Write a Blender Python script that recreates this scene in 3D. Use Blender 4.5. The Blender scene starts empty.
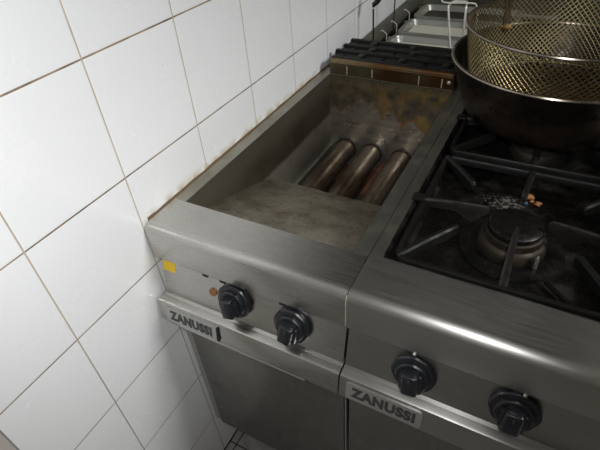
import bpy, bmesh, math, random
from math import sin, cos, pi, radians
from mathutils import Vector, Matrix, noise

random.seed(7)
ZT = 0.893                      # height of the worktop above the floor; shapes below are written relative to it
C = bpy.context.scene.collection

# ------------------------------------------------------------------ materials
class NT:
    def __init__(s, name):
        s.m = bpy.data.materials.new(name); s.m.use_nodes = True
        s.t = s.m.node_tree; s.n = s.t.nodes; s.n.clear()
        s.out = s.n.new('ShaderNodeOutputMaterial'); s.b = s.n.new('ShaderNodeBsdfPrincipled')
        s.l(s.b.outputs[0], s.out.inputs[0])
        g = s.n.new('ShaderNodeNewGeometry'); s.pos = g.outputs['Position']
        sp = s.n.new('ShaderNodeSeparateXYZ'); s.l(s.pos, sp.inputs[0])
        s.x, s.y, s.z = sp.outputs
    def l(s, a, b): s.t.links.new(a, b)
    def put(s, v, inp):
        if hasattr(v, 'is_linked'): s.l(v, inp)
        else: inp.default_value = v
    def mt(s, op, a, b=0.0, c=None, clamp=False):
        n = s.n.new('ShaderNodeMath'); n.operation = op; n.use_clamp = clamp
        s.put(a, n.inputs[0]); s.put(b, n.inputs[1])
        if c is not None: s.put(c, n.inputs[2])
        return n.outputs[0]
    def noise(s, scale, sx=1, sy=1, sz=1, detail=4, rough=.55, off=(0, 0, 0)):
        m = s.n.new('ShaderNodeMapping'); m.inputs['Scale'].default_value = (sx, sy, sz); m.inputs['Location'].default_value = off
        s.l(s.pos, m.inputs[0]); n = s.n.new('ShaderNodeTexNoise'); n.inputs['Scale'].default_value = scale
        n.inputs['Detail'].default_value = detail; n.inputs['Roughness'].default_value = rough
        s.l(m.outputs[0], n.inputs[0]); return n.outputs[0]
    def step(s, v, a, b, lo=0.0, hi=1.0):
        n = s.n.new('ShaderNodeMapRange'); n.interpolation_type = 'SMOOTHSTEP'
        s.put(v, n.inputs[0]); n.inputs[1].default_value = a; n.inputs[2].default_value = b
        n.inputs[3].default_value = lo; n.inputs[4].default_value = hi; return n.outputs[0]
    def mix(s, f, a, b):
        n = s.n.new('ShaderNodeMix'); n.data_type = 'RGBA'
        s.put(f, n.inputs[0])
        for v, i in ((a, 6), (b, 7)):
            if hasattr(v, 'is_linked'): s.l(v, n.inputs[i])
            else: n.inputs[i].default_value = (*v, 1)
        return n.outputs[2]
    def col(s, v):
        if hasattr(v, 'is_linked'): s.l(v, s.b.inputs['Base Color'])
        else: s.b.inputs['Base Color'].default_value = (*v, 1)
    def set(s, **k):
        for a, v in k.items(): s.put(v, s.b.inputs[a.replace('_', ' ')])
    def bump(s, h, strength=.3, dist=.001):
        n = s.n.new('ShaderNodeBump'); n.inputs['Strength'].default_value = strength; n.inputs['Distance'].default_value = dist
        s.l(h, n.inputs['Height']); s.l(n.outputs[0], s.b.inputs['Normal'])

def plain(name, col, rough=.5, metal=0.0, **k):
    m = NT(name); m.col(col); m.set(Roughness=rough, Metallic=metal, **k)
    v = m.noise(60); m.set(Roughness=m.step(v, .3, .7, max(rough - .08, .02), min(rough + .08, 1)))
    return m.m

def steel(name, col, dirt=(.10, .085, .06), amount=.35, rough=.34, brush=(1, 60, 60), scale=6, bumps=.05, metal=1.0, aniso=.6):
    m = NT(name)
    d = m.noise(scale, detail=6, off=(3, 1, 2)); f = m.step(d, .45, .75, 0, amount)
    b = m.noise(18, *brush, detail=3)
    c1 = m.mix(m.step(b, .3, .7), tuple(x * (.95 if bumps < .04 else .88) for x in col), col)
    m.col(m.mix(f, c1, dirt))
    r = m.mt('ADD', m.step(b, .25, .75, rough - .03, rough + .04), m.mt('MULTIPLY', f, .2))
    m.set(Metallic=m.mt('MULTIPLY', m.step(f, 0, 1, 1, .55), metal), Roughness=r)
    if aniso:                          # brushed along x: highlights stretch across the brushing
        cv = m.n.new('ShaderNodeCombineXYZ'); cv.inputs[0].default_value = 1
        m.l(cv.outputs[0], m.b.inputs['Tangent']); m.set(Anisotropic=aniso, Anisotropic_Rotation=.25)
    m.bump(b, bumps, .0006)
    return m.m

def tile_mat(name, tw, th, y0, z0, axis='y', base=(.86, .87, .875), stain=True):
    m = NT(name)
    u = m.y if axis == 'y' else m.x
    def cell(v, o, w):
        a = m.mt('DIVIDE', m.mt('SUBTRACT', v, o), w); fr = m.mt('FRACT', a)
        return m.mt('MULTIPLY', m.mt('MINIMUM', fr, m.mt('SUBTRACT', 1, fr)), w), m.mt('FLOOR', a)
    wob = m.mt('MULTIPLY', m.mt('SUBTRACT', m.noise(25), .5), .0009)
    du, iu = cell(u, y0, tw); dz, iz = cell(m.z, z0, th)
    du = m.mt('ADD', du, wob); dz = m.mt('ADD', dz, wob)
    gu = m.step(du, .0007, .0016, 1, 0); gz = m.step(dz, .0008, .0019, 1, 0)
    g = m.mt('MAXIMUM', gu, gz)
    cmb = m.n.new('ShaderNodeCombineXYZ'); m.l(iu, cmb.inputs[0]); m.l(iz, cmb.inputs[1])
    wn = m.n.new('ShaderNodeTexWhiteNoise'); m.l(cmb.outputs[0], wn.inputs[0])
    tint = m.mix(m.mt('MULTIPLY', wn.outputs[0], .5), base, tuple(c * .95 for c in base))
    sm = m.noise(3, detail=5)
    tint = m.mix(m.step(sm, .5, .8, 0, .07), tint, (.62, .58, .48))
    gn = m.noise(14, detail=5, off=(5, 2, 1))
    gcol = m.mix(m.step(gn, .35, .65), (.10, .062, .035), (.34, .25, .155))
    gcol = m.mix(m.mt('MULTIPLY', gu, .8), gcol, (.56, .46, .33))
    if stain:      # grey, cleaner joints low on the wall, grease halo along the appliances
        gcol = m.mix(m.step(m.z, ZT - .25, ZT - .05, 1, 0), gcol, (.30, .285, .26))
        k = m.mt('MULTIPLY', m.step(m.mt('ABSOLUTE', m.mt('SUBTRACT', m.z, ZT)), .001, .022, 1, 0), m.mt('MULTIPLY', m.step(m.y, -.02, .05), m.step(m.y, .70, .78, 1, 0)))
        k = m.mt('MULTIPLY', k, m.step(m.noise(30, detail=5), .35, .62))
        tint = m.mix(m.mt('MULTIPLY', k, .7), tint, (.48, .36, .18))
    # small specks
    sp = m.noise(95, detail=1, off=(9, 9, 9)); tint = m.mix(m.step(sp, .80, .84, 0, .6), tint, (.3, .28, .24))
    m.col(m.mix(g, tint, gcol))
    m.set(Roughness=m.mt('ADD', m.mt('MULTIPLY', g, .5), m.step(m.noise(9), .3, .7, .20, .30)))
    h = m.mt('MINIMUM', m.step(du, .0005, .005), m.step(dz, .0005, .005))
    h = m.mt('ADD', h, m.mt('MULTIPLY', m.noise(4, detail=1), .35))
    m.bump(h, .2, .001)
    return m.m

M = {}
M['tiles'] = tile_mat('glazed_wall_tiles', .197, .2, -.2003, .2992 + ZT)
M['tiles_x'] = tile_mat('glazed_wall_tiles_far', .197, .2, .05, .2992 + ZT, 'x', (.55, .53, .47), False)
M['paint'] = plain('painted_ceiling', (.42, .40, .36), .8)
M['steel'] = steel('brushed_steel', (.52, .505, .475), rough=.27, amount=.12, aniso=.35, bumps=.02)
M['steel_dull'] = steel('dull_steel', (.36, .345, .315), rough=.42, amount=.35)
M['steel_side'] = steel('cabinet_side_steel', (.55, .54, .51), rough=.45, amount=.1)
M['steel_range'] = steel('range_steel', (.43, .42, .395), rough=.36, amount=.15, bumps=.02)
M['steel_range_panel'] = steel('range_panel_steel', (.40, .39, .365), rough=.32, amount=.2, bumps=.04)
M['door'] = steel('scuffed_door_steel', (.28, .275, .255), rough=.33, amount=.55, brush=(8, 8, 1.5), scale=9)
M['far_steel'] = steel('grimy_counter_steel', (.17, .165, .13), rough=.4, amount=.6, dirt=(.05, .045, .025))
M['rim_steel'] = steel('greasy_rim_steel', (.40, .385, .33), rough=.36, amount=.5, brush=(60, 1, 60), dirt=(.10, .085, .04), scale=9)
M['black_plastic'] = plain('black_knob_plastic', (.012, .013, .016), .33)
M['black_gap'] = plain('black_rubber', (.008, .008, .008), .7)
M['enamel'] = None
M['yellow'] = plain('yellow_sticker_paper', (.90, .58, .02), .5)
M['amber'] = plain('amber_lamp_lens', (.26, .10, .03), .4)
M['letters'] = plain('dark_grey_lettering', (.05, .05, .048), .45)
M['plate'] = steel('brand_plate_metal', (.55, .54, .51), rough=.38, amount=.15, metal=.8)
M['chrome'] = plain('chrome_wire', (.85, .82, .76), .35, .5)
M['floor'] = tile_mat('floor_tiles', .2, .2, .024, .067, 'x', (.42, .40, .38), False)
M['sealant'] = plain('stained_sealant', (.13, .085, .045), .55)
M['seam'] = plain('pale_seam_sealant', (.40, .34, .22), .45)
M['grey_plastic'] = plain('grey_joint', (.27, .26, .25), .55)
M['edging'] = plain('dull_edge_tile', (.50, .46, .43), .4)
M['orange_food'] = plain('orange_crumb', (.27, .115, .03), .5)
M['brown_food'] = plain('brown_crumb', (.20, .105, .025), .4)
M['blue_food'] = plain('blue_scrap', (.02, .06, .10), .45)
M['pan_white'] = plain('pale_enamel', (.60, .58, .48), .4)
M['steel_bright'] = plain('pan_steel', (.55, .545, .50), .38, .6)

def mk_enamel():
    m = NT('greasy_black_enamel')
    n = m.noise(22, detail=8, rough=.7); s = m.noise(8, detail=4, off=(1, 4, 2)); f = m.noise(130, detail=2)
    c = m.mix(m.step(n, .52, .75), (.004, .0035, .003), (.018, .014, .009))
    c = m.mix(m.step(s, .60, .74, 0, .4), c, (.05, .044, .034))
    dx = m.mt('SUBTRACT', m.x, .562); dy = m.mt('SUBTRACT', m.y, .385); rr = m.mt('SQRT', m.mt('ADD', m.mt('MULTIPLY', dx, dx), m.mt('MULTIPLY', m.mt('MULTIPLY', dy, dy), 2.5)))
    pale = m.mt('MULTIPLY', m.step(rr, .02, .055, 1, 0), m.step(m.noise(150, detail=5, rough=.7, off=(2, 2, 2)), .46, .64))  # glints on the wet grease, painted in as pale specks
    c = m.mix(pale, c, (.17, .165, .15))
    m.col(c); m.set(Roughness=m.step(n, .35, .65, .16, .55), Metallic=.0)
    m.bump(m.mt('ADD', n, m.mt('MULTIPLY', f, .4)), .55, .004)
    return m.m
M['enamel'] = mk_enamel()
def mk_cast():
    m = NT('cast_iron'); n = m.noise(160, detail=3)
    m.col(m.mix(m.step(m.noise(12), .5, .75), (.007, .0065, .006), (.022, .018, .013)))
    m.set(Roughness=m.step(n, .3, .7, .28, .5), Metallic=.35); m.bump(n, .35, .0015); return m.m
M['cast'] = mk_cast()
M['cast_dark'] = plain('sooty_cast_iron', (.006, .0055, .005), .45, 0, Specular_IOR_Level=.22)
M['cast_worn'] = plain('worn_cast_iron', (.042, .038, .033), .32, .7)
def mk_pot():
    m = NT('blackened_pan_steel'); n = m.noise(9, detail=6); b = m.noise(40, detail=4)
    c = m.mix(m.step(n, .42, .66), (.016, .013, .011), (.055, .038, .026))
    m.col(c); m.set(Roughness=m.step(b, .3, .7, .22, .42), Metallic=.75); m.bump(b, .2, .001); return m.m
M['pot'] = mk_pot()
M['pot_rim'] = steel('worn_pan_rim', (.38, .33, .27), rough=.28, amount=.3, dirt=(.08, .06, .04))
M['mesh'] = steel('greasy_mesh_wire', (.24, .20, .105), rough=.45, amount=.5, dirt=(.10, .07, .03), brush=(3, 3, 3), aniso=0)
M['mesh_dark'] = steel('burnt_mesh_wire', (.16, .12, .07), rough=.4, amount=.5, dirt=(.04, .025, .012), brush=(3, 3, 3), aniso=0)
def mk_oil():
    m = NT('dark_frying_oil'); n = m.noise(7, detail=5)
    m.col(m.mix(m.step(n, .4, .7), (.02, .009, .004), (.10, .035, .012)))
    m.set(Roughness=.12, Metallic=0.0); m.bump(m.noise(30), .25, .003); return m.m
M['oil'] = mk_oil()
def mk_tank():      # brown film above the old oil level, cleaner steel below it
    m = NT('tank_wall_steel'); n = m.noise(7, detail=6); b = m.noise(14, 1, 1, 14); w = m.mt('MULTIPLY', m.mt('SUBTRACT', m.noise(20), .5), .012)
    film = m.mix(m.step(n, .35, .7), (.15, .135, .10), (.085, .070, .045))
    film = m.mix(m.step(m.z, ZT - .075, ZT - .02, 0, .6), film, (.26, .24, .19))
    film = m.mix(m.step(m.y, .36, .10, 0, .6), film, (.25, .235, .19))
    clean = m.mix(m.step(n, .4, .7), (.44, .42, .37), (.32, .30, .25))
    f = m.step(m.mt('ADD', m.z, w), ZT - .128, ZT - .112)
    m.col(m.mix(f, clean, film))
    m.set(Roughness=m.step(n, .3, .7, .36, .5), Metallic=.8); m.bump(b, .1, .001); return m.m
M['tank'] = mk_tank()
def mk_back():      # back wall: burnt oil drips above a cleaner band
    m = NT('tank_back_stained_steel')
    w = m.noise(15, 1, 1, .35, detail=5, off=(2.3, 0, .4)); w2 = m.noise(42, detail=6); w3 = m.noise(17, detail=5, off=(6, 2, 1))
    lim = m.mt('ADD', m.mt('MULTIPLY', m.mt('SUBTRACT', w, .5), .20), ZT - .100)
    lim = m.mt('SUBTRACT', lim, m.step(m.x, .20, .33, 0, .012))
    d = m.mt('ADD', m.mt('SUBTRACT', m.z, lim), m.mt('MULTIPLY', m.mt('SUBTRACT', w2, .5), .02))
    stain = m.mt('MULTIPLY', m.step(d, -.008, .010), m.step(m.z, ZT - .035, ZT - .004, 1, .35))
    grey = m.mix(m.step(m.noise(11, 1, 1, 6), .4, .7), (.42, .40, .36), (.30, .28, .23))
    up = m.step(m.z, ZT - .06, ZT - .02); grey = m.mix(up, grey, (.17, .155, .105))
    br = m.mix(m.step(w2, .40, .60), (.045, .035, .020), (.095, .068, .028))
    right = m.step(m.x, .06, .30, .10, .9)
    br = m.mix(m.mt('MULTIPLY', m.step(w3, .46, .60), right), br, (.24, .135, .018))
    c = m.mix(m.mt('MULTIPLY', stain, .9), grey, br)
    edge = m.mt('MULTIPLY', m.step(d, -.006, .001), m.step(d, .003, .010, 1, 0))
    c = m.mix(m.mt('MULTIPLY', edge, m.step(m.x, .18, .3, .1, .8)), c, (.30, .11, .02))
    m.col(c); m.set(Roughness=m.step(w2, .3, .7, .22, .45), Metallic=m.step(stain, 0, 1, .85, .25))
    m.bump(m.mt('ADD', m.mt('MULTIPLY', stain, 1.2), m.mt('MULTIPLY', w2, .4)), .4, .002); return m.m
M['tank_back'] = mk_back()
def mk_plate():
    m = NT('dirty_drain_plate'); n = m.noise(11, detail=7, rough=.65); f = m.noise(120, detail=2); s = m.noise(90, detail=6, off=(4, 4, 1))
    c = m.mix(m.step(n, .38, .68), (.25, .225, .175), (.135, .112, .075))
    c = m.mix(m.step(s, .54, .70, 0, .6), c, (.05, .042, .025))
    c = m.mix(m.step(f, .68, .76, 0, .35), c, (.30, .27, .2))
    m.col(c); m.set(Roughness=m.step(s, .3, .7, .35, .6), Metallic=.55); m.bump(s, .4, .002); return m.m
M['drain'] = mk_plate()
def mk_tube():
    m = NT('heat_tinted_tube'); n = m.noise(14, 1, .4, 1, detail=6); b = m.noise(30, 4, 1, 4)
    c = m.mix(m.step(n, .45, .68), (.32, .265, .21), (.16, .115, .08))
    m.col(m.mix(m.step(b, .5, .75, 0, .5), c, (.27, .23, .18)))
    m.set(Roughness=m.step(b, .3, .7, .26, .42), Metallic=.85); m.bump(b, .2, .001); return m.m
M['tube'] = mk_tube()
M['tube_ring'] = plain('burnt_ring', (.035, .018, .010), .5, .4)
def mk_rust():
    m = NT('rusty_tank_floor'); n = m.noise(10, detail=7)
    m.col(m.mix(m.step(n, .42, .62), (.035, .025, .018), (.19, .075, .035))); m.set(Roughness=.55, Metallic=.3); m.bump(n, .4, .003); return m.m
M['rust'] = mk_rust()
def mk_flue():      # orange burnt grease over steel
    m = NT('burnt_orange_flue'); n = m.noise(9, 1, 1, 1, detail=6); s = m.noise(45, 1, 1, 5, detail=4)
    c = m.mix(m.step(m.x, .02, .2), (.22, .17, .09), m.mix(m.step(n, .40, .60), (.13, .085, .035), (.115, .05, .014)))
    c = m.mix(m.step(s, .52, .68, 0, .7), c, (.09, .04, .012))
    m.col(c); m.set(Roughness=.38, Metallic=.55); m.bump(s, .3, .002); return m.m
M['flue'] = mk_flue()
def mk_ledge():
    m = NT('greasy_back_ledge'); n = m.noise(12, detail=6)
    r = m.step(m.x, .08, .34)
    c = m.mix(m.step(m.mt('ADD', n, m.mt('MULTIPLY', r, .25)), .45, .68), (.115, .10, .06), (.075, .035, .012))
    m.col(c); m.set(Roughness=.33, Metallic=.7); m.bump(n, .2, .001); return m.m
M['ledge'] = mk_ledge()

# ------------------------------------------------------------------ mesh helpers (coordinates relative to the worktop level)
def V(x, y, z): return Vector((x, y, z))
def box(bm, x0, x1, y0, y1, z0, z1, bev=0.0, seg=2):
    r = bmesh.ops.create_cube(bm, size=1.0)
    bmesh.ops.scale(bm, vec=(x1 - x0, y1 - y0, z1 - z0), verts=r['verts'])
    bmesh.ops.translate(bm, vec=((x0 + x1) / 2, (y0 + y1) / 2, (z0 + z1) / 2), verts=r['verts'])
    if bev:
        es = list({e for v in r['verts'] for e in v.link_edges})
        bmesh.ops.bevel(bm, geom=es, offset=bev, segments=seg, profile=.5, affect='EDGES')
def prism_x(bm, prof, x0, x1):
    a = [bm.verts.new((x0, y, z)) for y, z in prof]; b = [bm.verts.new((x1, y, z)) for y, z in prof]
    n = len(prof)
    for i in range(n): bm.faces.new((a[i], a[(i + 1) % n], b[(i + 1) % n], b[i]))
    bm.faces.new(a[::-1]); bm.faces.new(b)
def quad(bm, *pts): bm.faces.new([bm.verts.new(p) for p in pts])
def tube(bm, pts, r, seg=8, closed=False, caps=True):
    pts = [Vector(p) for p in pts]; n = len(pts); rings = []; up = None
    for i, p in enumerate(pts):
        if closed: t = (pts[(i + 1) % n] - pts[i - 1]).normalized()
        else: t = (pts[min(i + 1, n - 1)] - pts[max(i - 1, 0)]).normalized()
        if up is None:
            up = Vector((0, 0, 1)) if abs(t.z) < .9 else Vector((1, 0, 0))
        u = (up - t * up.dot(t)).normalized(); w = t.cross(u); up = u
        rr = r[i] if isinstance(r, (list, tuple)) else r
        rings.append([bm.verts.new(p + (u * cos(2 * pi * k / seg) + w * sin(2 * pi * k / seg)) * rr) for k in range(seg)])
    for i in range(n if closed else n - 1):
        a, b = rings[i], rings[(i + 1) % n]
        for k in range(seg): bm.faces.new((a[k], a[(k + 1) % seg], b[(k + 1) % seg], b[k]))
    if caps and not closed: bm.faces.new(rings[0][::-1]); bm.faces.new(rings[-1])
def lathe(bm, prof, cx, cy, seg=48, close=False, mat=None):
    rings = []
    new = []
    for r, z in prof:
        if r < 1e-6: v = bm.verts.new((cx, cy, z)); rings.append([v]); new.append(v)
        else:
            rg = [bm.verts.new((cx + r * cos(2 * pi * k / seg), cy + r * sin(2 * pi * k / seg), z)) for k in range(seg)]
            rings.append(rg); new += rg
    m = len(rings)
    for i in range(m if close else m - 1):
        a, b = rings[i], rings[(i + 1) % m]
        for k in range(seg):
            k2 = (k + 1) % seg
            if len(a) == 1 and len(b) == 1: continue
            if len(a) == 1: bm.faces.new((a[0], b[k2], b[k]))
            elif len(b) == 1: bm.faces.new((a[k], a[k2], b[0]))
            else: bm.faces.new((a[k], a[k2], b[k2], b[k]))
    if mat is not None: bmesh.ops.transform(bm, matrix=mat, verts=new)
def smooth_path(pts, n=6, rad=None):
    """rounded polyline"""
    pts = [Vector(p) for p in pts]; out = [pts[0]]
    for i in range(1, len(pts) - 1):
        a, b, c = pts[i - 1], pts[i], pts[i + 1]
        d = min((a - b).length, (c - b).length) * .45; d = min(d, rad or d)
        p, q = b + (a - b).normalized() * d, b + (c - b).normalized() * d
        for k in range(n + 1):
            t = k / n; out.append(p * (1 - t) ** 2 + b * 2 * t * (1 - t) + q * t * t)
    out.append(pts[-1]); return out
def root_loc(o):
    return o.matrix_basis.translation if o.parent is None else root_loc(o.parent)
def obj(name, bm, mat, parent=None, origin=None, label=None, ang=35):
    bmesh.ops.recalc_face_normals(bm, faces=bm.faces)
    me = bpy.data.meshes.new(name)
    if parent is not None:
        r = parent
        while r.parent: r = r.parent
        o0 = Vector(r.location)
    else:
        if origin is None:
            xs = [v.co for v in bm.verts]
            origin = V((min(c.x for c in xs) + max(c.x for c in xs)) / 2, (min(c.y for c in xs) + max(c.y for c in xs)) / 2, min(c.z for c in xs))
        o0 = Vector(origin) + V(0, 0, ZT)
    bmesh.ops.translate(bm, vec=V(0, 0, ZT) - o0, verts=bm.verts)
    bm.to_mesh(me); bm.free()
    for p in me.polygons: p.use_smooth = True
    me.set_sharp_from_angle(angle=radians(ang))
    me.materials.append(mat)
    o = bpy.data.objects.new(name, me); C.objects.link(o)
    if parent is not None: o.parent = parent
    else: o.location = o0
    if label: o['label'] = label
    return o
def thing(name, label, cat, loc, group=None):
    o = bpy.data.objects.new(name, None); C.objects.link(o); o.empty_display_size = .05
    o.location = V(loc[0], loc[1], loc[2] + ZT); o['label'] = label; o['category'] = cat
    if group: o['group'] = group
    return o
def tag(o, label, cat, group=None):
    o['label'] = label; o['category'] = cat
    if group: o['group'] = group
    return o
def struct(o): o['kind'] = 'structure'; return o
def B(): return bmesh.new()
def arc(cy, cz, r, a0, a1, n=6):
    return [(cy + r * cos(radians(a0 + (a1 - a0) * i / n)), cz + r * sin(radians(a0 + (a1 - a0) * i / n))) for i in range(n + 1)]
FZ = -ZT

# ------------------------------------------------------------------ the room
RX, RY0, RY1, RZ = 3.2, -2.2, 3.0, 2.6 - ZT
bm = B(); box(bm, -.1, 0, RY0, RY1, FZ, RZ); struct(obj('wall_left', bm, M['tiles']))
bm = B(); box(bm, -.1, RX + .1, RY0 - .1, RY1 + .1, FZ - .1, FZ); fl = obj('floor', bm, None); fl.data.materials.clear()
def floor_mat():
    m = NT('grey_floor_tiles')
    def cell(v, o, w):
        fr = m.mt('FRACT', m.mt('DIVIDE', m.mt('SUBTRACT', v, o), w)); return m.mt('MULTIPLY', m.mt('MINIMUM', fr, m.mt('SUBTRACT', 1, fr)), w)
    d = m.mt('MINIMUM', cell(m.x, .024, .15), cell(m.y, .025, .15)); g = m.step(d, .0012, .0026, 1, 0)
    n = m.noise(20, detail=6)
    m.col(m.mix(g, m.mix(m.step(n, .35, .7), (.36, .34, .33), (.22, .20, .19)), (.035, .03, .028)))
    m.set(Roughness=m.step(n, .3, .7, .35, .6)); m.bump(m.mt('SUBTRACT', n, g), .3, .002); return m.m
fl.data.materials.append(floor_mat()); struct(fl)
bm = B(); box(bm, -.1, RX + .1, RY0 - .1, RY1 + .1, RZ, RZ + .1); struct(obj('ceiling', bm, M['paint']))
# unseen box added over the cooking line, no real ceiling; shades the upper wall
bm = B(); box(bm, 0, .92, -.02, RY1, .82, RZ); struct(obj('ceiling', bm, M['steel_dull']))
bm = B(); box(bm, 0, RX, RY1, RY1 + .1, FZ, RZ); struct(obj('wall_back', bm, M['tiles_x']))
bm = B(); box(bm, 0, RX, RY0 - .1, RY0, FZ, RZ); struct(obj('wall_front', bm, M['paint']))
bm = B(); box(bm, RX, RX + .1, RY0, RY1, FZ, RZ); struct(obj('wall_right', bm, M['paint']))
# dark joint where the floor meets the tiles, and the stained bead where the steel meets the tiles
bm = B(); box(bm, 0, .003, RY0, RY1, FZ, FZ + .004); struct(obj('trim_1', bm, M['black_gap']))
bm = B()
prev = []
for i in range(60):
    y = .012 + i * (.792 - .012) / 59; w = .0045 ; h = -.002 + .002 * noise.noise(V(y * 25, 0, 3))
    prev.append([bm.verts.new((0.0, y, h + .0035 + .0015 * noise.noise(V(y * 40, 1, 0)))), bm.verts.new((w, y, h)), bm.verts.new((w, y, -.012)), bm.verts.new((0, y, -.012))])
for a, b in zip(prev, prev[1:]):
    for k in range(4): bm.faces.new((a[k], a[(k + 1) % 4], b[(k + 1) % 4], b[k]))
bm.faces.new(prev[0]); bm.faces.new(prev[-1][::-1])
struct(obj('trim_2', bm, M['sealant']))

# ------------------------------------------------------------------ shared appliance parts
def nose_profile(yb):
    # top surface runs back to yb; rounded front edge; underside returns
    return [(yb, 0.0)] + [(y, z) for y, z in arc(.0125, -.018, .018, 90, 172, 10)] + [(-.0075, -.072), (-.0065, -.0755), (-.003, -.0765), (.014, -.0765), (.014, -.006), (yb, -.004)]
PN = Vector((0, -.9793, .2022))      # outward direction of the leaning control panel
PD = Vector((0, -.2022, -.9793))     # down along the panel
def panel_pt(x, d, out=0.0):       # d = distance below the nose
    return V(x, .0060, -.0765) + PD * d + PN * out
def control_panel(parent, x0, x1, mat):
    bm = B(); prism_x(bm, [(.0065, -.074), (-.0125, -.166), (-.020, -.169), (.010, -.169), (.010, -.074)], x0, x1)
    return obj('control_panel', bm, mat, parent)
def bar(parent, x0, x1, mat):
    bm = B(); prism_x(bm, [(.0, -.1665), (-.0290, -.1695), (-.0325, -.1715), (-.034, -.175), (-.0405, -.218), (-.0395, -.2215), (-.036, -.2225), (.004, -.2225)], x0, x1)
    return obj('front_rail', bm, mat, parent)
BN = Vector((0, -.9888, .1494)); BD = Vector((0, -.1494, -.9888))
def bar_pt(x, d, out=0.0): return V(x, -.034, -.175) + BD * d + BN * out
def slab(bm, P, x0, x1, d0, d1, t, base=0.0, rc=.003):
    pts = []
    for cx, cd, a0 in ((x1 - rc, d1 - rc, 0), (x0 + rc, d1 - rc, 90), (x0 + rc, d0 + rc, 180), (x1 - rc, d0 + rc, 270)):
        for k in range(5):
            a = radians(a0 + 22.5 * k); pts.append((cx + rc * cos(a), cd + rc * sin(a)))
    lo = [bm.verts.new(P(x, d, base)) for x, d in pts]; hi = [bm.verts.new(P(x, d, base + t)) for x, d in pts]
    n = len(pts)
    for i in range(n): bm.faces.new((lo[i], lo[(i + 1) % n], hi[(i + 1) % n], hi[i]))
    bm.faces.new(lo[::-1]); bm.faces.new(hi)
def lettering(text, P, x0, x1, d0, d1, out, parent):
    cu = bpy.data.curves.new('lettering', 'FONT'); cu.body = text; cu.size = 1; cu.offset = .06; cu.extrude = .0; cu.space_character = 1.1; cu.resolution_u = 3
    t = bpy.data.objects.new('tmp', cu); C.objects.link(t)
    bpy.context.view_layer.update()
    me = bpy.data.meshes.new_from_object(t.evaluated_get(bpy.context.evaluated_depsgraph_get()))
    bpy.data.objects.remove(t)
    bm = B(); bm.from_mesh(me); bpy.data.meshes.remove(me)
    xs = [v.co.x for v in bm.verts]; ys = [v.co.y for v in bm.verts]
    ax, bx, ay, by = min(xs), max(xs), min(ys), max(ys)
    r = bmesh.ops.extrude_face_region(bm, geom=bm.faces[:])
    top = {v for v in r['geom'] if isinstance(v, bmesh.types.BMVert)}
    for v in bm.verts:
        u = (v.co.x - ax) / (bx - ax); w = (v.co.y - ay) / (by - ay)
        v.co = P(x0 + u * (x1 - x0), d1 + (d0 - d1) * w, out + (.0005 if v in top else 0))
    return obj('lettering', bm, M['letters'], parent, ang=20, label='raised dark capital lettering')
def knob(parent, x, d, rot=0):
    # round scalloped skirt with a chunky pointed grip
    c = panel_pt(x, d)
    zax = PN; xax = Vector((1, 0, 0)); yax = zax.cross(xax)
    mat = Matrix((xax, yax, zax)).transposed().to_4x4(); mat.translation = c
    mat = mat @ Matrix.Rotation(radians(rot), 4, 'Z')
    bm = B(); seg = 48; rings = []
    prof = [(.0, .0), (.0325, .0), (.0345, .003), (.0345, .0085), (.0325, .0110), (.0275, .0120), (.0262, .0165), (.0240, .0185), (0, .0190)]
    for r, h in prof:
        if r == 0: rings.append([bm.verts.new(mat @ V(0, 0, h))]); continue
        rg = []
        for k in range(seg):
            a = 2 * pi * k / seg; rr = r * (1 + .016 * cos(8 * a) * (1 if h < .012 else .8)) ; rg.append(bm.verts.new(mat @ V(rr * cos(a), rr * sin(a), h)))
        rings.append(rg)
    for a, b in zip(rings, rings[1:]):
        for k in range(seg):
            k2 = (k + 1) % seg
            if len(a) == 1: bm.faces.new((a[0], b[k2], b[k]))
            elif len(b) == 1: bm.faces.new((a[k], a[k2], b[0]))
            else: bm.faces.new((a[k], a[k2], b[k2], b[k]))
    k = obj('control_knob', bm, M['black_plastic'], parent, ang=28)
    bm = B(); box(bm, -.0135, .0135, -.0240, .0180, .014, .035, .005, 3)
    for v in bm.verts:                               # tapers towards its outer face
        s = 1 - .12 * (v.co.z - .016) / .02; v.co.x *= s; v.co.y *= s
    box(bm, -.0185, .0185, -.0235, .012, .014, .025, .005, 2)
    bm.transform(mat)
    obj('grip', bm, M['black_plastic'], k)
    bm = B(); box(bm, -.0012, .0012, .004, .012, .0355, .0362); bm.transform(mat)
    obj('pointer_line', bm, M['letters'], k)
    return k
def leg(parent, x, y, z0):
    bm = B(); lathe(bm, [(0, FZ), (.024, FZ), (.026, FZ + .004), (.024, FZ + .03), (.019, FZ + .034), (.019, z0), (0, z0)], x, y, 24)
    return obj('leg', bm, M['steel_dull'], parent)
def cabinet(parent, x0, x1, mat):
    bm = B(); yb = .88
    for a, b in ((x0 + .001, x0 + .003), (x1 - .003, x1 - .001)): box(bm, a, b, .006, yb, -.70, -.005)
    box(bm, x0 + .001, x1 - .001, yb - .002, yb, -.70, -.005)
    box(bm, x0 + .001, x1 - .001, .006, yb, -.702, -.698)
    box(bm, x0, x0 + .024, .002, .03, -.70, -.222, .003); box(bm, x1 - .014, x1, .002, .03, -.70, -.222, .003)
    box(bm, x0 + .02, x1 - .01, .006, .03, -.26, -.222)
    return obj('cabinet_body', bm, mat, parent)

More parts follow.
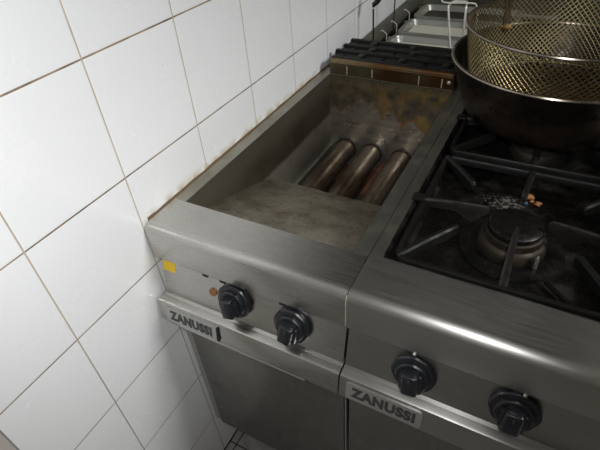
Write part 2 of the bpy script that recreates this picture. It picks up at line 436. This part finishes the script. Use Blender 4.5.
# ------------------------------------------------------------------ deep fryer
FX0, FX1 = .006, .4003
fry = thing('deep_fryer', 'stainless steel deep fryer against the white tiles, greasy open tank and yellow sticker', 'fryer', (.2, .45, FZ))
bm = B(); prism_x(bm, nose_profile(.082), FX0, FX1)
box(bm, FX0, .032, .082, .768, -.004, 0); box(bm, .375, FX1, .082, .768, -.004, 0)
fp = obj('worktop_frame', bm, M['steel'], fry, label='brushed steel top with rounded front edge')
fp.data.materials.append(M['rim_steel'])
for p in fp.data.polygons:
    if p.center.y + .45 > .0825: p.material_index = 1
bm = B(); box(bm, .034, .374, .7275, .7295, -.003, .0335); obj('back_riser', bm, M['ledge'], fry, label='brown grease-stained upright strip behind the tank')
bm = B(); box(bm, .006, .034, .768, .795, -.004, .0); obj('corner_strip', bm, M['ledge'], fry)
# tank
bm = B()
def wallq(a, b, c, d): quad(bm, a, b, c, d)
x0, x1, y0, y1, zb = .0325, .3745, .0825, .7265, -.285
t = .0015
box(bm, x0 - t, x0, y0, y1, zb, -.0005); box(bm, x1, x1 + t, y0, y1, zb, -.0005); box(bm, x0, x1, y0 - t, y0, zb, -.0005)
# small inner ledge low on both sides
prism = [(.371, -.222), (.371, -.285), (.7265, -.285), (.7265, -.222)]
prism_x(bm, prism, x0, x0 + .006); prism_x(bm, prism, x1 - .006, x1)
obj('tank', bm, M['tank'], fry, label='dark film-covered steel tank')
bm = B(); box(bm, x0, x1, y1, y1 + t, zb, -.0005); obj('tank_back', bm, M['tank_back'], fry, label='tank back wall with orange burnt oil drips')
bm = B()
N = 30
g = [[bm.verts.new((x0 + (x1 - x0) * i / N, y, z + .0015 * noise.noise(V(i * .4, y * 20, 0)))) for i in range(N + 1)] for y, z in
     [(y0 + (.371 - y0) * j / N, -.034 - .094 * (j / N) ** 1.05) for j in range(N + 1)] + [(.3725, -.1305), (.3725, -.20)]]
for a, b in zip(g, g[1:]):
    for i in range(N): bm.faces.new((a[i], a[i + 1], b[i + 1], b[i]))
obj('drain_plate', bm, M['drain'], fry, label='sloping dirty grey plate at the front of the tank')
bm = B(); box(bm, x0, x1, y0, y1, zb - .002, zb); obj('tank_floor', bm, M['rust'], fry, label='rusty brown tank floor')
for tx, tr in ((.083, .031), (.166, .031), (.258, .030)):
    bm = B(); pts = [(tx, .3735, -.228), (tx, .5, -.228), (tx, .7262, -.228)]
    tube(bm, pts, tr, 32); tb = obj('heating_tube', bm, M['tube'], fry)
    bm = B(); lathe(bm, [(tr, .0), (tr + .0022, .0), (tr + .0022, .006), (tr, .007)], 0, 0, 32, True)
    bm.transform(Matrix.Translation((tx, .7255, -.228)) @ Matrix.Rotation(radians(90), 4, 'X'))
    obj('tube_collar', bm, M['tube_ring'], tb)
bm = B(); box(bm, .205, .222, .375, .724, -.282, -.235, .004); obj('guide_bar', bm, M['rust'], fry, label='rusty brown bar between the tubes')
# flue behind the tank
bm = B(); prism_x(bm, [(.7270, .0315), (.7250, .0335), (.7255, .0355), (.7285, .0365), (.7300, .0420), (.7330, .0430), (.7360, .0430), (.7360, .0315)], .036, .372); obj('flue_front', bm, M['flue'], fry, label='raised lip burnt orange with grease')
bm = B(); box(bm, .030, .374, .736, .915, -.25, .0375); obj('flue_box', bm, M['black_gap'], fry)
bm = B()
for j, (ya, xl) in enumerate(((.737, .034), (.790, .022), (.836, .028), (.882, .030))):      # slatted cast grille, stepped at its left end
    za = .040
    prism_x(bm, [(ya, .02), (ya, za), (ya + .003, za + .004), (ya + .014, za + .004), (ya + .017, za), (ya + .017, .02)], xl, .374)
    if j < 3:
        for i in range(6):
            xc = .05 + i * .058 + .012 * (j % 2)
            box(bm, xc - .010, xc + .010, ya + .012, ya + .052, .018, za + .004 * (i % 2), .003)
obj('flue_grille', bm, M['cast_dark'], fry, label='black cast iron slatted grille')
for tx in (.085, .158, .286, .345):
    bm = B(); box(bm, tx - .0014, tx + .0014, .7262, .7276, .004, .0275, .0005); obj('spacer_rib', bm, M['seam'], fry)
bm = B(); tube(bm, [(.034, .7268, .0008), (.20, .7268, .0008), (.373, .7268, .0008)], .0009, 6); obj('weld_bead', bm, M['rim_steel'], fry)
bm = B(); lathe(bm, [(0, .0), (.0045, .0), (.0045, .0015), (.003, .0026), (0, .0028)], 0, 0, 16); bm.transform(Matrix.Translation((.362, .7276, .020)) @ Matrix.Rotation(radians(90), 4, 'X')); obj('screw', bm, M['steel_bright'], fry)
# front
control_panel(fry, FX0 + .007, FX1 - .002, M['steel'])
bar(fry, FX0, FX1 - .001, M['steel'])
cabinet(fry, FX0 + .002, FX1 - .002, M['steel_side'])
bm = B(); box(bm, .031, FX1 - .005, -.004, .002, -.694, -.226, .002); dr = obj('door', bm, M['door'], fry, label='scuffed dark steel door')
bm = B(); prism_x(bm, [(-.0385, -.2235), (-.0395, -.2245), (-.0395, -.2275), (-.038, -.2285), (-.004, -.2285), (-.004, -.2235)], .05, .337); box(bm, .3355, .3370, -.0395, -.0040, -.2335, -.2235); obj('door_lip', bm, M['steel'], dr)
for lx, ly in ((.05, .16), (.36, .16), (.05, .82), (.36, .82)): leg(fry, lx, ly, -.70)
bm = B(); slab(bm, bar_pt, .026, .148, .004, .041, .0025); bp = obj('brand_plate', bm, M['plate'], fry, label='pale metal name plate with dark lettering')
lettering('ZANUSSI', bar_pt, .034, .138, .0095, .0345, .0025, bp)
bm = B(); slab(bm, bar_pt, .1505, .1535, .004, .040, .0035, 0, .001); obj('plate_end_gap', bm, M['black_gap'], fry)
knob(fry, .183, .043, 14); knob(fry, .302, .048, -10)
bm = B(); slab(bm, panel_pt, .124, .140, .038, .054, .003, 0, .0079); lp = obj('indicator_lamp', bm, M['amber'], fry, label='small amber indicator lens')
for mx in (.120, .158, .280):
    bm = B(); box(bm, mx, mx + .012, -.0078, -.0030, -.0800, -.0745, .0012); obj('index_mark', bm, M['black_gap'], fry)
bm = B(); slab(bm, panel_pt, .0135, .0435, .0015, .036, .0004, 0, .0005); obj('sticker', bm, M['yellow'], fry, label='blank square yellow sticker')
bm = B(); tube(bm, [(FX1 + .0002, y, z + .0002) for y, z in arc(.0125, -.018, .018, 90, 172, 10)][6:] + [(FX1 + .0002, -.0075, -.070)], .0008, 6)
obj('seam_bead', bm, M['seam'], fry, label='pale sealant line at the corner of the top')

# ------------------------------------------------------------------ gas range
GX0, GX1 = .4015, .7985
rng = thing('gas_range', 'steel gas range with black greasy hob, right of the fryer', 'stove', (.6, .45, FZ))
WX0, WX1, WY0, WY1 = .423, .777, .090, .745
bm = B(); prism_x(bm, nose_profile(WY0), GX0, GX1)
box(bm, GX0, WX0, WY0, .90, -.004, 0); box(bm, WX1, GX1, WY0, .90, -.004, 0); box(bm, WX0, WX1, WY1, .90, -.004, 0)
tp = obj('worktop_frame', bm, M['steel_range'], rng, label='brushed steel top with rounded front edge')
tp.data.materials.append(M['rim_steel'])
for p in tp.data.polygons:
    if p.center.y + .45 > WY0 + .001: p.material_index = 1
bm = B()                                             # pressed hob well with rounded corners
def rrect(x0, x1, y0, y1, r, z, n=6):
    out = []
    for cx, cy, a0 in ((x1 - r, y1 - r, 0), (x0 + r, y1 - r, 90), (x0 + r, y0 + r, 180), (x1 - r, y0 + r, 270)):
        for k in range(n + 1):
            a = radians(a0 + 90 * k / n); out.append((cx + r * cos(a), cy + r * sin(a), z))
    return out
loops = [rrect(WX0 - .001, WX1 + .001, WY0 - .001, WY1 + .001, .012, .0008), rrect(WX0 + .001, WX1 - .001, WY0 + .001, WY1 - .001, .012, .0005), rrect(WX0 + .004, WX1 - .004, WY0 + .004, WY1 - .004, .014, -.006),
         rrect(WX0 + .010, WX1 - .010, WY0 + .010, WY1 - .010, .02, -.050), rrect(WX0 + .018, WX1 - .018, WY0 + .018, WY1 - .018, .02, -.058)]
vl = [[bm.verts.new(p) for p in lp_] for lp_ in loops]
for a, b in zip(vl, vl[1:]):
    n = len(a)
    for i in range(n): bm.faces.new((a[i], a[(i + 1) % n], b[(i + 1) % n], b[i]))
bm.faces.new(vl[-1])
obj('hob_well', bm, M['enamel'], rng, label='black enamel well crusted with grease')
def burner(cx, cy):
    bm = B(); lathe(bm, [(.088, -.057), (.086, -.053), (.070, -.050), (.060, -.052), (.052, -.056), (.0, -.056)], cx, cy, 48)
    b = obj('burner_base', bm, M['cast'], rng)
    bm = B(); lathe(bm, [(.056, -.056), (.057, -.050), (.055, -.036), (.052, -.032), (.0485, -.030), (.0475, -.018), (.043, -.016), (.0, -.016)], cx, cy, 64)
    obj('burner_ring', bm, steel_burner, b, label='brown heat-stained brass ring')
    bm = B(); lathe(bm, [(.044, -.016), (.045, -.012), (.044, -.007), (.040, -.004), (.020, -.003), (.010, -.0015), (0, -.001)], cx, cy, 64)
    obj('burner_cap', bm, M['cast'], b)
steel_burner = steel('burnt_brass', (.075, .063, .050), rough=.6, amount=.9, dirt=(.025, .018, .012), brush=(3, 3, 3), scale=30, aniso=0)
burner(.596, .262); burner(.600, .592)
bm = B(); tube(bm, [(.640, .218, -.056), (.640, .218, -.030), (.641, .218, -.026)], [.004, .004, .0015], 12); obj('ignition_pin', bm, M['steel_dull'], rng)
bm = B(); tube(bm, smooth_path([(.66, .19, -.05), (.70, .15, -.048), (.745, .12, -.048), (.752, .118, -.056)], 4), .004, 8); obj('gas_pipe', bm, M['cast'], rng)
control_panel(rng, GX0 + .001, GX1 - .001, M['steel_range_panel'])
bar(rng, GX0 + .0005, GX1 - .001, M['steel_range'])
cabinet(rng, GX0 + .001, GX1 - .001, M['door'])
bm = B(); box(bm, GX0 + .004, GX1 - .005, -.004, .002, -.694, -.232, .002); obj('door', bm, M['door'], rng, label='dark steel door')
for lx, ly in ((.45, .16), (.75, .16), (.45, .82), (.75, .82)): leg(rng, lx, ly, -.70)
bm = B(); slab(bm, bar_pt, .415, .543, .002, .039, .0028, 0, .005); bp = obj('brand_plate', bm, M['plate'], rng, label='pale metal name plate with dark lettering')
lettering('ZANUSSI', bar_pt, .424, .533, .008, .032, .0028, bp)
knob(rng, .5145, .048, 6); knob(rng, .6585, .043, 0)
for mx in (.497, .649):
    bm = B(); box(bm, mx, mx + .012, -.0078, -.0030, -.0800, -.0745, .0012); obj('index_mark', bm, M['black_gap'], rng)
    bm = B(); bmesh.ops.create_icosphere(bm, subdivisions=2, radius=.0030); bmesh.ops.translate(bm, vec=V(mx + .014, -.0070, -.0775), verts=bm.verts); obj('screw', bm, M['steel_bright'], rng)

# ------------------------------------------------------------------ cast iron pan supports
def blade(bm, a, b, w0, w1, t0, t1, b0, b1, web=0.0):
    """finger from a to b (xy), half widths, top heights and bottom heights at each end"""
    a, b = Vector((*a, 0)), Vector((*b, 0)); d = (b - a).normalized(); s = Vector((-d.y, d.x, 0))
    secs = []
    for p, w, t_, bt in ((a, w0, t0, b0), (a.lerp(b, .5), (w0 + w1) / 2, (t0 * .5 + t1 * .5) + .002, (b0 + b1) / 2), (a.lerp(b, .78), w0 * .3 + w1 * .7, t0 * .25 + t1 * .75 + .002, (b0 + b1) / 2 - web), (b - d * .006, w1, t1, b1), (b, w1 * .7, t1 - .004, b1 + .003)):
        secs.append([bm.verts.new(p + s * q + V(0, 0, z)) for q, z in ((-w, bt), (w, bt), (w, t_ - .003), (w * .45, t_), (-w * .45, t_), (-w, t_ - .003))])
    for m_, n_ in zip(secs, secs[1:]):
        for k in range(6): bm.faces.new((m_[k], m_[(k + 1) % 6], n_[(k + 1) % 6], n_[k]))
    bm.faces.new(secs[0][::-1]); bm.faces.new(secs[-1])
def support(cx, cy, hy, label):
    t = thing('pan_support', label, 'grate', (cx, cy, -.012), 'cast iron pan supports')
    X0, X1, Y0, Y1 = cx - .166, cx + .166, cy - hy, cy + hy
    bm = B()
    o = rrect(X0, X1, Y0, Y1, .022, 0, 5); i = rrect(X0 + .010, X1 - .010, Y0 + .010, Y1 - .010, .013, 0, 5)
    L = [[bm.verts.new((p[0], p[1], z)) for p in lp_] for lp_, z in ((o, -.012), (o, -.001), (rrect(X0 + .002, X1 - .002, Y0 + .002, Y1 - .002, .02, 0, 5), .002), (rrect(X0 + .008, X1 - .008, Y0 + .008, Y1 - .008, .015, 0, 5), .002), (i, -.001), (i, -.012))]
    n = len(o)
    for k in range(6):
        a, b = L[k], L[(k + 1) % 6]
        for q in range(n): bm.faces.new((a[q], a[(q + 1) % n], b[(q + 1) % n], b[q]))
    for sx in (-1, 1):                               # lugs that rest on the steel rim
        box(bm, *(sorted((cx + sx * .160, cx + sx * .182))), cy - .012, cy + .008, .0008, .007, .002)
    obj('outer_frame', bm, M['cast_dark'], t)
    H = .017
    fing = [((cx, Y0 + .004), (cx - .002, cy - .030)), ((cx, Y1 - .004), (cx - .004, cy + .055)), ((X0 + .004, cy), (cx - .050, cy)), ((X1 - .004, cy), (cx + .042, cy))]
    for fi, (a, b) in enumerate(fing):
        bm = B(); blade(bm, a, b, .0065 if fi < 2 else .0045, .0045 if fi < 2 else .003, .004, H, -.012, -.001, .017 if fi > 1 else 0); obj('finger', bm, M['cast_worn'], t)
    for sx in (-1, 1):
        for sy in (-1, 1):
            bm = B(); blade(bm, (cx + sx * .160, cy + sy * (hy - .008)), (cx + sx * .088, cy + sy * .062), .006, .0055, .003, H - .002, -.012, -.003); obj('corner_finger', bm, M['cast_dark'], t)
    return t
support(.600, .262, .166, 'black cast iron grate over the bare front burner')
support(.600, .592, .148, 'black cast iron grate under the big dark pan')

# ------------------------------------------------------------------ big pan, oil and frying basket
PX, PY, PZ = .595, .632, .148
pan = thing('cooking_pan', 'large round blackened pan on the back burner holding the mesh basket', 'pan', (PX, PY, .018))
bm = B(); lathe(bm, [(0, .0185), (.135, .0185), (.160, .024), (.176, .042), (.190, .075), (.203, .115), (.212, PZ), (.2085, PZ), (.200, .115), (.187, .077), (.173, .046), (.158, .029), (.134, .0225), (0, .0225)], PX, PY, 96)
obj('pan_body', bm, M['pot'], pan, ang=50)
bm = B(); tube(bm, [(PX + .2115 * cos(2 * pi * k / 96), PY + .2115 * sin(2 * pi * k / 96), PZ) for k in range(96)], .0032, 8, True); obj('rolled_rim', bm, M['pot_rim'], pan, label='paler worn rim')
bm = B(); lathe(bm, [(0, .058), (.12, .058), (.1775, .058), (.1765, .054), (0, .054)], PX, PY, 64); tag(obj('cooking_oil', bm, M['oil'], origin=(PX, PY, .054)), 'dark brown oil in the bottom of the big pan, under the mesh basket', 'oil')
BX, BY, BT, BB = .598, .622, .215, .066
RT, RB = .193, .168
bk = thing('frying_basket', 'round golden wire mesh basket sitting inside the dark pan', 'basket', (BX, BY, BB))
bm = B(); NW = 104; SG = 9; wr = .00105
H_ = BT - BB - .012
def bpt(a, t, o=0):                                  # point on the flaring side wall
    r = RB + (RT - RB) * t ** .8 + o; return V(BX + r * cos(a), BY + r * sin(a), BB + .012 + H_ * t)
tw_ = (H_ / ((RT + RB) / 2))
for k in range(NW):
    for s in (-1, 1):
        a0 = 2 * pi * k / NW
        tube(bm, [bpt(a0 + s * tw_ * j / SG, j / SG, .0006 * s) for j in range(SG + 1)], wr, 4, caps=False)
obj('side_mesh', bm, M['mesh'], bk)
bm = B(); st = .0125; R_ = RB - .001
nn = int(R_ / st)
for i in range(-nn, nn + 1):
    c = i * st; h = math.sqrt(max(R_ * R_ - c * c, 0))
    if h < .01: continue
    for s in (-1, 1):
        d = Vector((cos(pi / 4 * s + .3), sin(pi / 4 * s + .3), 0)); nrm = Vector((-d.y, d.x, 0)); z = BB + .001 * s
        f = lambda u: V(BX, BY, z) + nrm * c + d * (u * h)
        tube(bm, [f(-1) + V(0, 0, .011), f(-.96), f(0), f(.96), f(1) + V(0, 0, .011)], wr, 4, caps=False)
obj('bottom_mesh', bm, M['mesh_dark'], bk)
for nm, r, z, w in (('top_rim', RT + .001, BT, .0030), ('lower_ring', RB - .0005, BB + .010, .0020)):
    bm = B(); tube(bm, [(BX + r * cos(2 * pi * k / 96), BY + r * sin(2 * pi * k / 96), z) for k in range(96)], w, 8, True); obj(nm, bm, M['pot_rim'] if nm == 'top_rim' else M['mesh'], bk)
bm = B()                                             # handle plate riveted inside the far left of the wall
a = math.atan2(.752 - BY, .4605 - BX); tg = V(-sin(a), cos(a), 0); rd = V(cos(a), sin(a), 0)
P = lambda u, t, o: V(BX, BY, 0) + rd * (RB + (RT - RB) * t ** .8 - .004 + o) + tg * u + V(0, 0, BB + .012 + H_ * t)
secs = [[bm.verts.new(P(u, t, o)) for u, o in ((-.008, 0), (.008, 0), (.008, .002), (-.008, .002))] for t in (.62, .75, .9, 1.04)]
for m_, n_ in zip(secs, secs[1:]):
    for k in range(4): bm.faces.new((m_[k], m_[(k + 1) % 4], n_[(k + 1) % 4], n_[k]))
bm.faces.new(secs[0][::-1]); bm.faces.new(secs[-1])
e = P(0, 1.04, 0)
tube(bm, smooth_path([e + V(0, 0, -.03), e + V(0, 0, .012), e + rd * .05 + V(0, 0, .05), e + rd * .14 + V(0, 0, .09)], 5), .004, 8)
obj('handle', bm, M['mesh_dark'], bk, label='dark handle plate on the far left of the wall')
cr = P(.002, .60, -.003)
def blob(name, x, y, z, sx, sy, sz, mat, seed):
    bm = B(); bmesh.ops.create_icosphere(bm, subdivisions=2, radius=1)
    for v in bm.verts:
        n = 1 + .45 * noise.noise(v.co * 1.6 + V(seed, 0, 0)); v.co = V(v.co.x * sx * n, v.co.y * sy * n, v.co.z * sz * n)
    mz = min(v.co.z for v in bm.verts); bmesh.ops.translate(bm, vec=V(x, y, z - mz), verts=bm.verts)
    return obj(name, bm, mat, ang=80)
tag(blob('fried_crumb', cr.x, cr.y, cr.z - .006, .012, .006, .006, M['brown_food'], 3), 'brown fried crumb stuck inside the mesh basket below its handle plate', 'food')
G = 'food scraps behind the front burner'
tag(blob('food_scrap', .606, .416, -.058, .010, .007, .006, M['orange_food'], 1), 'largest orange food scrap in the hob well behind the front burner', 'food', G)
tag(blob('food_scrap', .624, .402, -.058, .006, .006, .004, M['orange_food'], 5), 'small orange food scrap at the right end of the scraps behind the burner', 'food', G)
for i, (qx, qy, qs) in enumerate(((.598, .421, .004), (.613, .407, .0045), (.629, .408, .003))): tag(blob('food_scrap', qx, qy, -.058, qs, qs * .8, qs * .7, M['orange_food'], 11 + i), ('tiny orange scrap at the left of the scraps behind the burner', 'tiny orange scrap in the middle of the scraps behind the burner', 'tiny orange scrap, rightmost of the scraps behind the burner')[i], 'food', G)
tag(blob('food_scrap', .603, .394, -.058, .0045, .0035, .004, M['blue_food'], 8), 'tiny blue scrap below the orange ones behind the front burner', 'food', G)

# ------------------------------------------------------------------ counter behind, pans, wires
cnt = thing('rear_counter', 'grimy steel counter along the tiled wall behind the fryer, holding pale pans', 'counter', (.6, 1.6, FZ))
CY0, CY1 = .945, 2.3
bm = B(); box(bm, .006, .072, CY0, CY1, -.030, -.004, .003); box(bm, .56, 1.2, CY0, CY1, -.030, -.004, .003); box(bm, .072, .56, 1.46, CY1, -.030, -.004); box(bm, .072, .56, CY0, CY0 + .01, -.030, -.004)
obj('counter_top', bm, M['far_steel'], cnt)
bm = B(); box(bm, .010, 1.196, CY0 + .002, CY1 - .004, -.75, -.18); obj('cabinet_body', bm, M['door'], cnt)
bm = B(); box(bm, .072, .074, CY0 + .01, 1.46, -.18, -.03); box(bm, .558, .56, CY0 + .01, 1.46, -.18, -.03); box(bm, .072, .56, 1.458, 1.46, -.18, -.03); box(bm, .072, .56, CY0 + .01, CY0 + .012, -.18, -.03)
box(bm, .006, .010, CY0 + .004, CY1, -.18, -.03)
obj('pan_well', bm, M['black_gap'], cnt)
for lx, ly in ((.08, 1.0), (1.1, 1.0), (.08, 2.2), (1.1, 2.2)):
    bm = B(); tube(bm, [(lx, ly, FZ), (lx, ly, -.75)], .02, 16); obj('leg', bm, M['steel_dull'], cnt)
bm = B()
for yy in (1.087, 1.262, 1.440): box(bm, .074, .558, yy - .003, yy + .003, -.022, -.008, .001)
obj('cross_bar', bm, M['steel_dull'], cnt)
def gn_pan(y0, y1, mat_in, label):
    X0, X1 = .098, .445
    t = thing('serving_pan', label, 'pan', ((X0 + X1) / 2, (y0 + y1) / 2, -.05), 'pans set in the rear counter')
    bm = B()
    L = []
    for ins, z, r in ((0, -.002, .030), (.001, .006, .030), (.004, .008, .028), (.012, .007, .024), (.015, .000, .022), (.020, -.012, .020), (.028, -.016, .016)):
        L.append([bm.verts.new(p) for p in rrect(X0 + ins, X1 - ins, y0 + ins, y1 - ins, r, z, 5)])
    for a, b in zip(L, L[1:]):
        n = len(a)
        for i in range(n): bm.faces.new((a[i], a[(i + 1) % n], b[(i + 1) % n], b[i]))
    bm.faces.new(L[-1])
    r = bmesh.ops.solidify(bm, geom=bm.faces[:], thickness=.0012)
    obj('pan_shell', bm, M['steel_bright'], t)
    bm = B(); a = [bm.verts.new(p) for p in rrect(X0 + .0245, X1 - .0245, y0 + .0245, y1 - .0245, .018, -.0115, 5)]; b = [bm.verts.new(p) for p in rrect(X0 + .0235, X1 - .0235, y0 + .0235, y1 - .0235, .018, -.0085, 5)]
    n = len(a)
    for i in range(n): bm.faces.new((a[i], a[(i + 1) % n], b[(i + 1) % n], b[i]))
    bm.faces.new(b); bm.faces.new(a[::-1])
    obj('pan_liner', bm, mat_in, t)
    return t
gn_pan(.960, 1.080, M['pan_white'], 'shallow pale pan just behind the black flue grille, nearest of the pans')
gn_pan(1.094, 1.255, M['pan_white'], 'shallow pale pan in the middle of the rear counter row')
gn_pan(1.269, 1.433, M['far_steel'], 'dark empty steel pan, farthest in the rear counter row')
for i, (hx, hy, lb) in enumerate(((.082, 1.015, 'small bent wire hook beside the nearest pale pan'), (.082, 1.112, 'small bent wire hook beside the gap between the two pale pans'), (.082, 1.245, 'small bent wire hook beside the far end of the middle pan'))):
    bm = B(); tube(bm, smooth_path([(hx + .014, hy, -.03), (hx + .014, hy, .026), (hx - .004, hy + .004, .034), (hx - .008, hy + .004, .030)], 4, .008), .0012, 6)
    tag(obj('wire_hook', bm, M['chrome'], origin=(hx, hy, -.03)), lb, 'hook', 'bent wire hooks beside the pans')
# chrome wire cradle left of the pan
wy = .93
bm = B()
tube(bm, smooth_path([(.319, wy, -.004), (.3155, wy, .018), (.292, wy, .144), (.300, wy + .02, .150), (.338, wy + .02, .151), (.339, wy, .146), (.343, wy, .060), (.342, wy, -.004)], 4, .008), .0028, 8)
tube(bm, smooth_path([(.275, wy + .01, .165), (.272, wy, .152), (.292, wy, .150), (.345, wy - .002, .154), (.362, wy + .01, .150), (.368, wy + .02, .12), (.372, wy + .03, -.004)], 4, .008), .0021, 8)
tag(obj('wire_cradle', bm, M['chrome'], origin=(.33, wy, -.004)), 'bright chrome wire frame standing left of the mesh basket, in front of the pans', 'wire frame')
# utensils leaning on the wall behind the grille
u = thing('skewer', 'thin dark rod with a black handle standing by the wall behind the grille', 'utensil', (.052, 1.0, -.004))
bm = B(); tube(bm, [(.058, 1.0, -.004), (.056, 1.0, .05), (.054, 1.0, .105)], .0026, 8); obj('rod', bm, M['pot'], u)
bm = B(); tube(bm, [(.054, 1.0, .104), (.055, 1.0, .112), (.066, 1.0, .122), (.085, 1.0, .150), (.10, 1.0, .175)], [.003, .007, .008, .008, .006], 12); obj('handle', bm, M['black_plastic'], u)
bm = B(); lathe(bm, [(0, .101), (.0036, .101), (.0036, .105), (0, .105)], .054, 1.0, 12); obj('ferrule', bm, M['chrome'], u)
bm = B(); tube(bm, [(.098, 1.16, -.004), (.0985, 1.16, .06), (.099, 1.16, .14), (.099, 1.16, .2)], .0022, 8)
bmesh.ops.translate(bm, vec=V(-.03, 0, 0), verts=bm.verts)
tag(obj('thin_rod', bm, M['pot'], origin=(.069, 1.16, -.004)), 'thin dark rod by the wall above the wire hooks', 'rod')

# the near end of the tiling: a dark joint and a duller edging beyond it
bm = B(); box(bm, 0, .0012, -.3600, -.3575, FZ, -.05); struct(obj('trim_3', bm, M['grey_plastic']))
bm = B(); box(bm, 0, .0008, -.52, -.3600, FZ, -.05); struct(obj('trim_4', bm, M['edging']))

# ------------------------------------------------------------------ light
def area(name, loc, target, size, power, col=(1, 1, 1), size_y=None, spread=None):
    d = bpy.data.lights.new(name, 'AREA'); d.energy = power; d.color = col; d.size = size
    if size_y: d.shape = 'RECTANGLE'; d.size_y = size_y
    if spread: d.spread = radians(spread)
    o = bpy.data.objects.new(name, d); C.objects.link(o); o.location = V(loc[0], loc[1], loc[2] + ZT)
    o.rotation_euler = (V(*target) - V(*loc)).to_track_quat('-Z', 'Y').to_euler(); return o
def spot(name, loc, target, ang, blend, power, rad, col):
    d = bpy.data.lights.new(name, 'SPOT'); d.energy = power; d.color = col; d.spot_size = radians(ang); d.spot_blend = blend; d.shadow_soft_size = rad
    o = bpy.data.objects.new(name, d); C.objects.link(o); o.location = V(loc[0], loc[1], loc[2] + ZT)
    o.rotation_euler = (V(*target) - V(*loc)).to_track_quat('-Z', 'Y').to_euler(); return o
spot('flash', (.62, -.45, .60), (.08, .20, .20), 100, .7, 17.5, .035, (.985, .99, 1))
area('fill_light', (2.2, .35, 1.5), (.0, .2, .2), .5, 30, (.98, .985, .97), .5)  # added fill from the right, no lamp known there; brightens the tiled wall
w = bpy.data.worlds.new('World'); bpy.context.scene.world = w; w.use_nodes = True
w.node_tree.nodes['Background'].inputs[0].default_value = (.5, .5, .5, 1); w.node_tree.nodes['Background'].inputs[1].default_value = .1

# ------------------------------------------------------------------ camera
cam = bpy.data.cameras.new('camera'); co = bpy.data.objects.new('camera', cam); C.objects.link(co)
co.location = (.5832, -.425, .5184 + ZT); co.rotation_euler = (.8733, .0638, .4854)
cam.sensor_width = 36; cam.lens = 465.09 / 600 * 36; cam.clip_start = .01
sc = bpy.context.scene; sc.camera = co
sc.view_settings.view_transform = 'Standard'; sc.view_settings.look = 'None'; sc.view_settings.gamma = 1; sc.view_settings.exposure = .2
sc.view_settings.use_curve_mapping = False
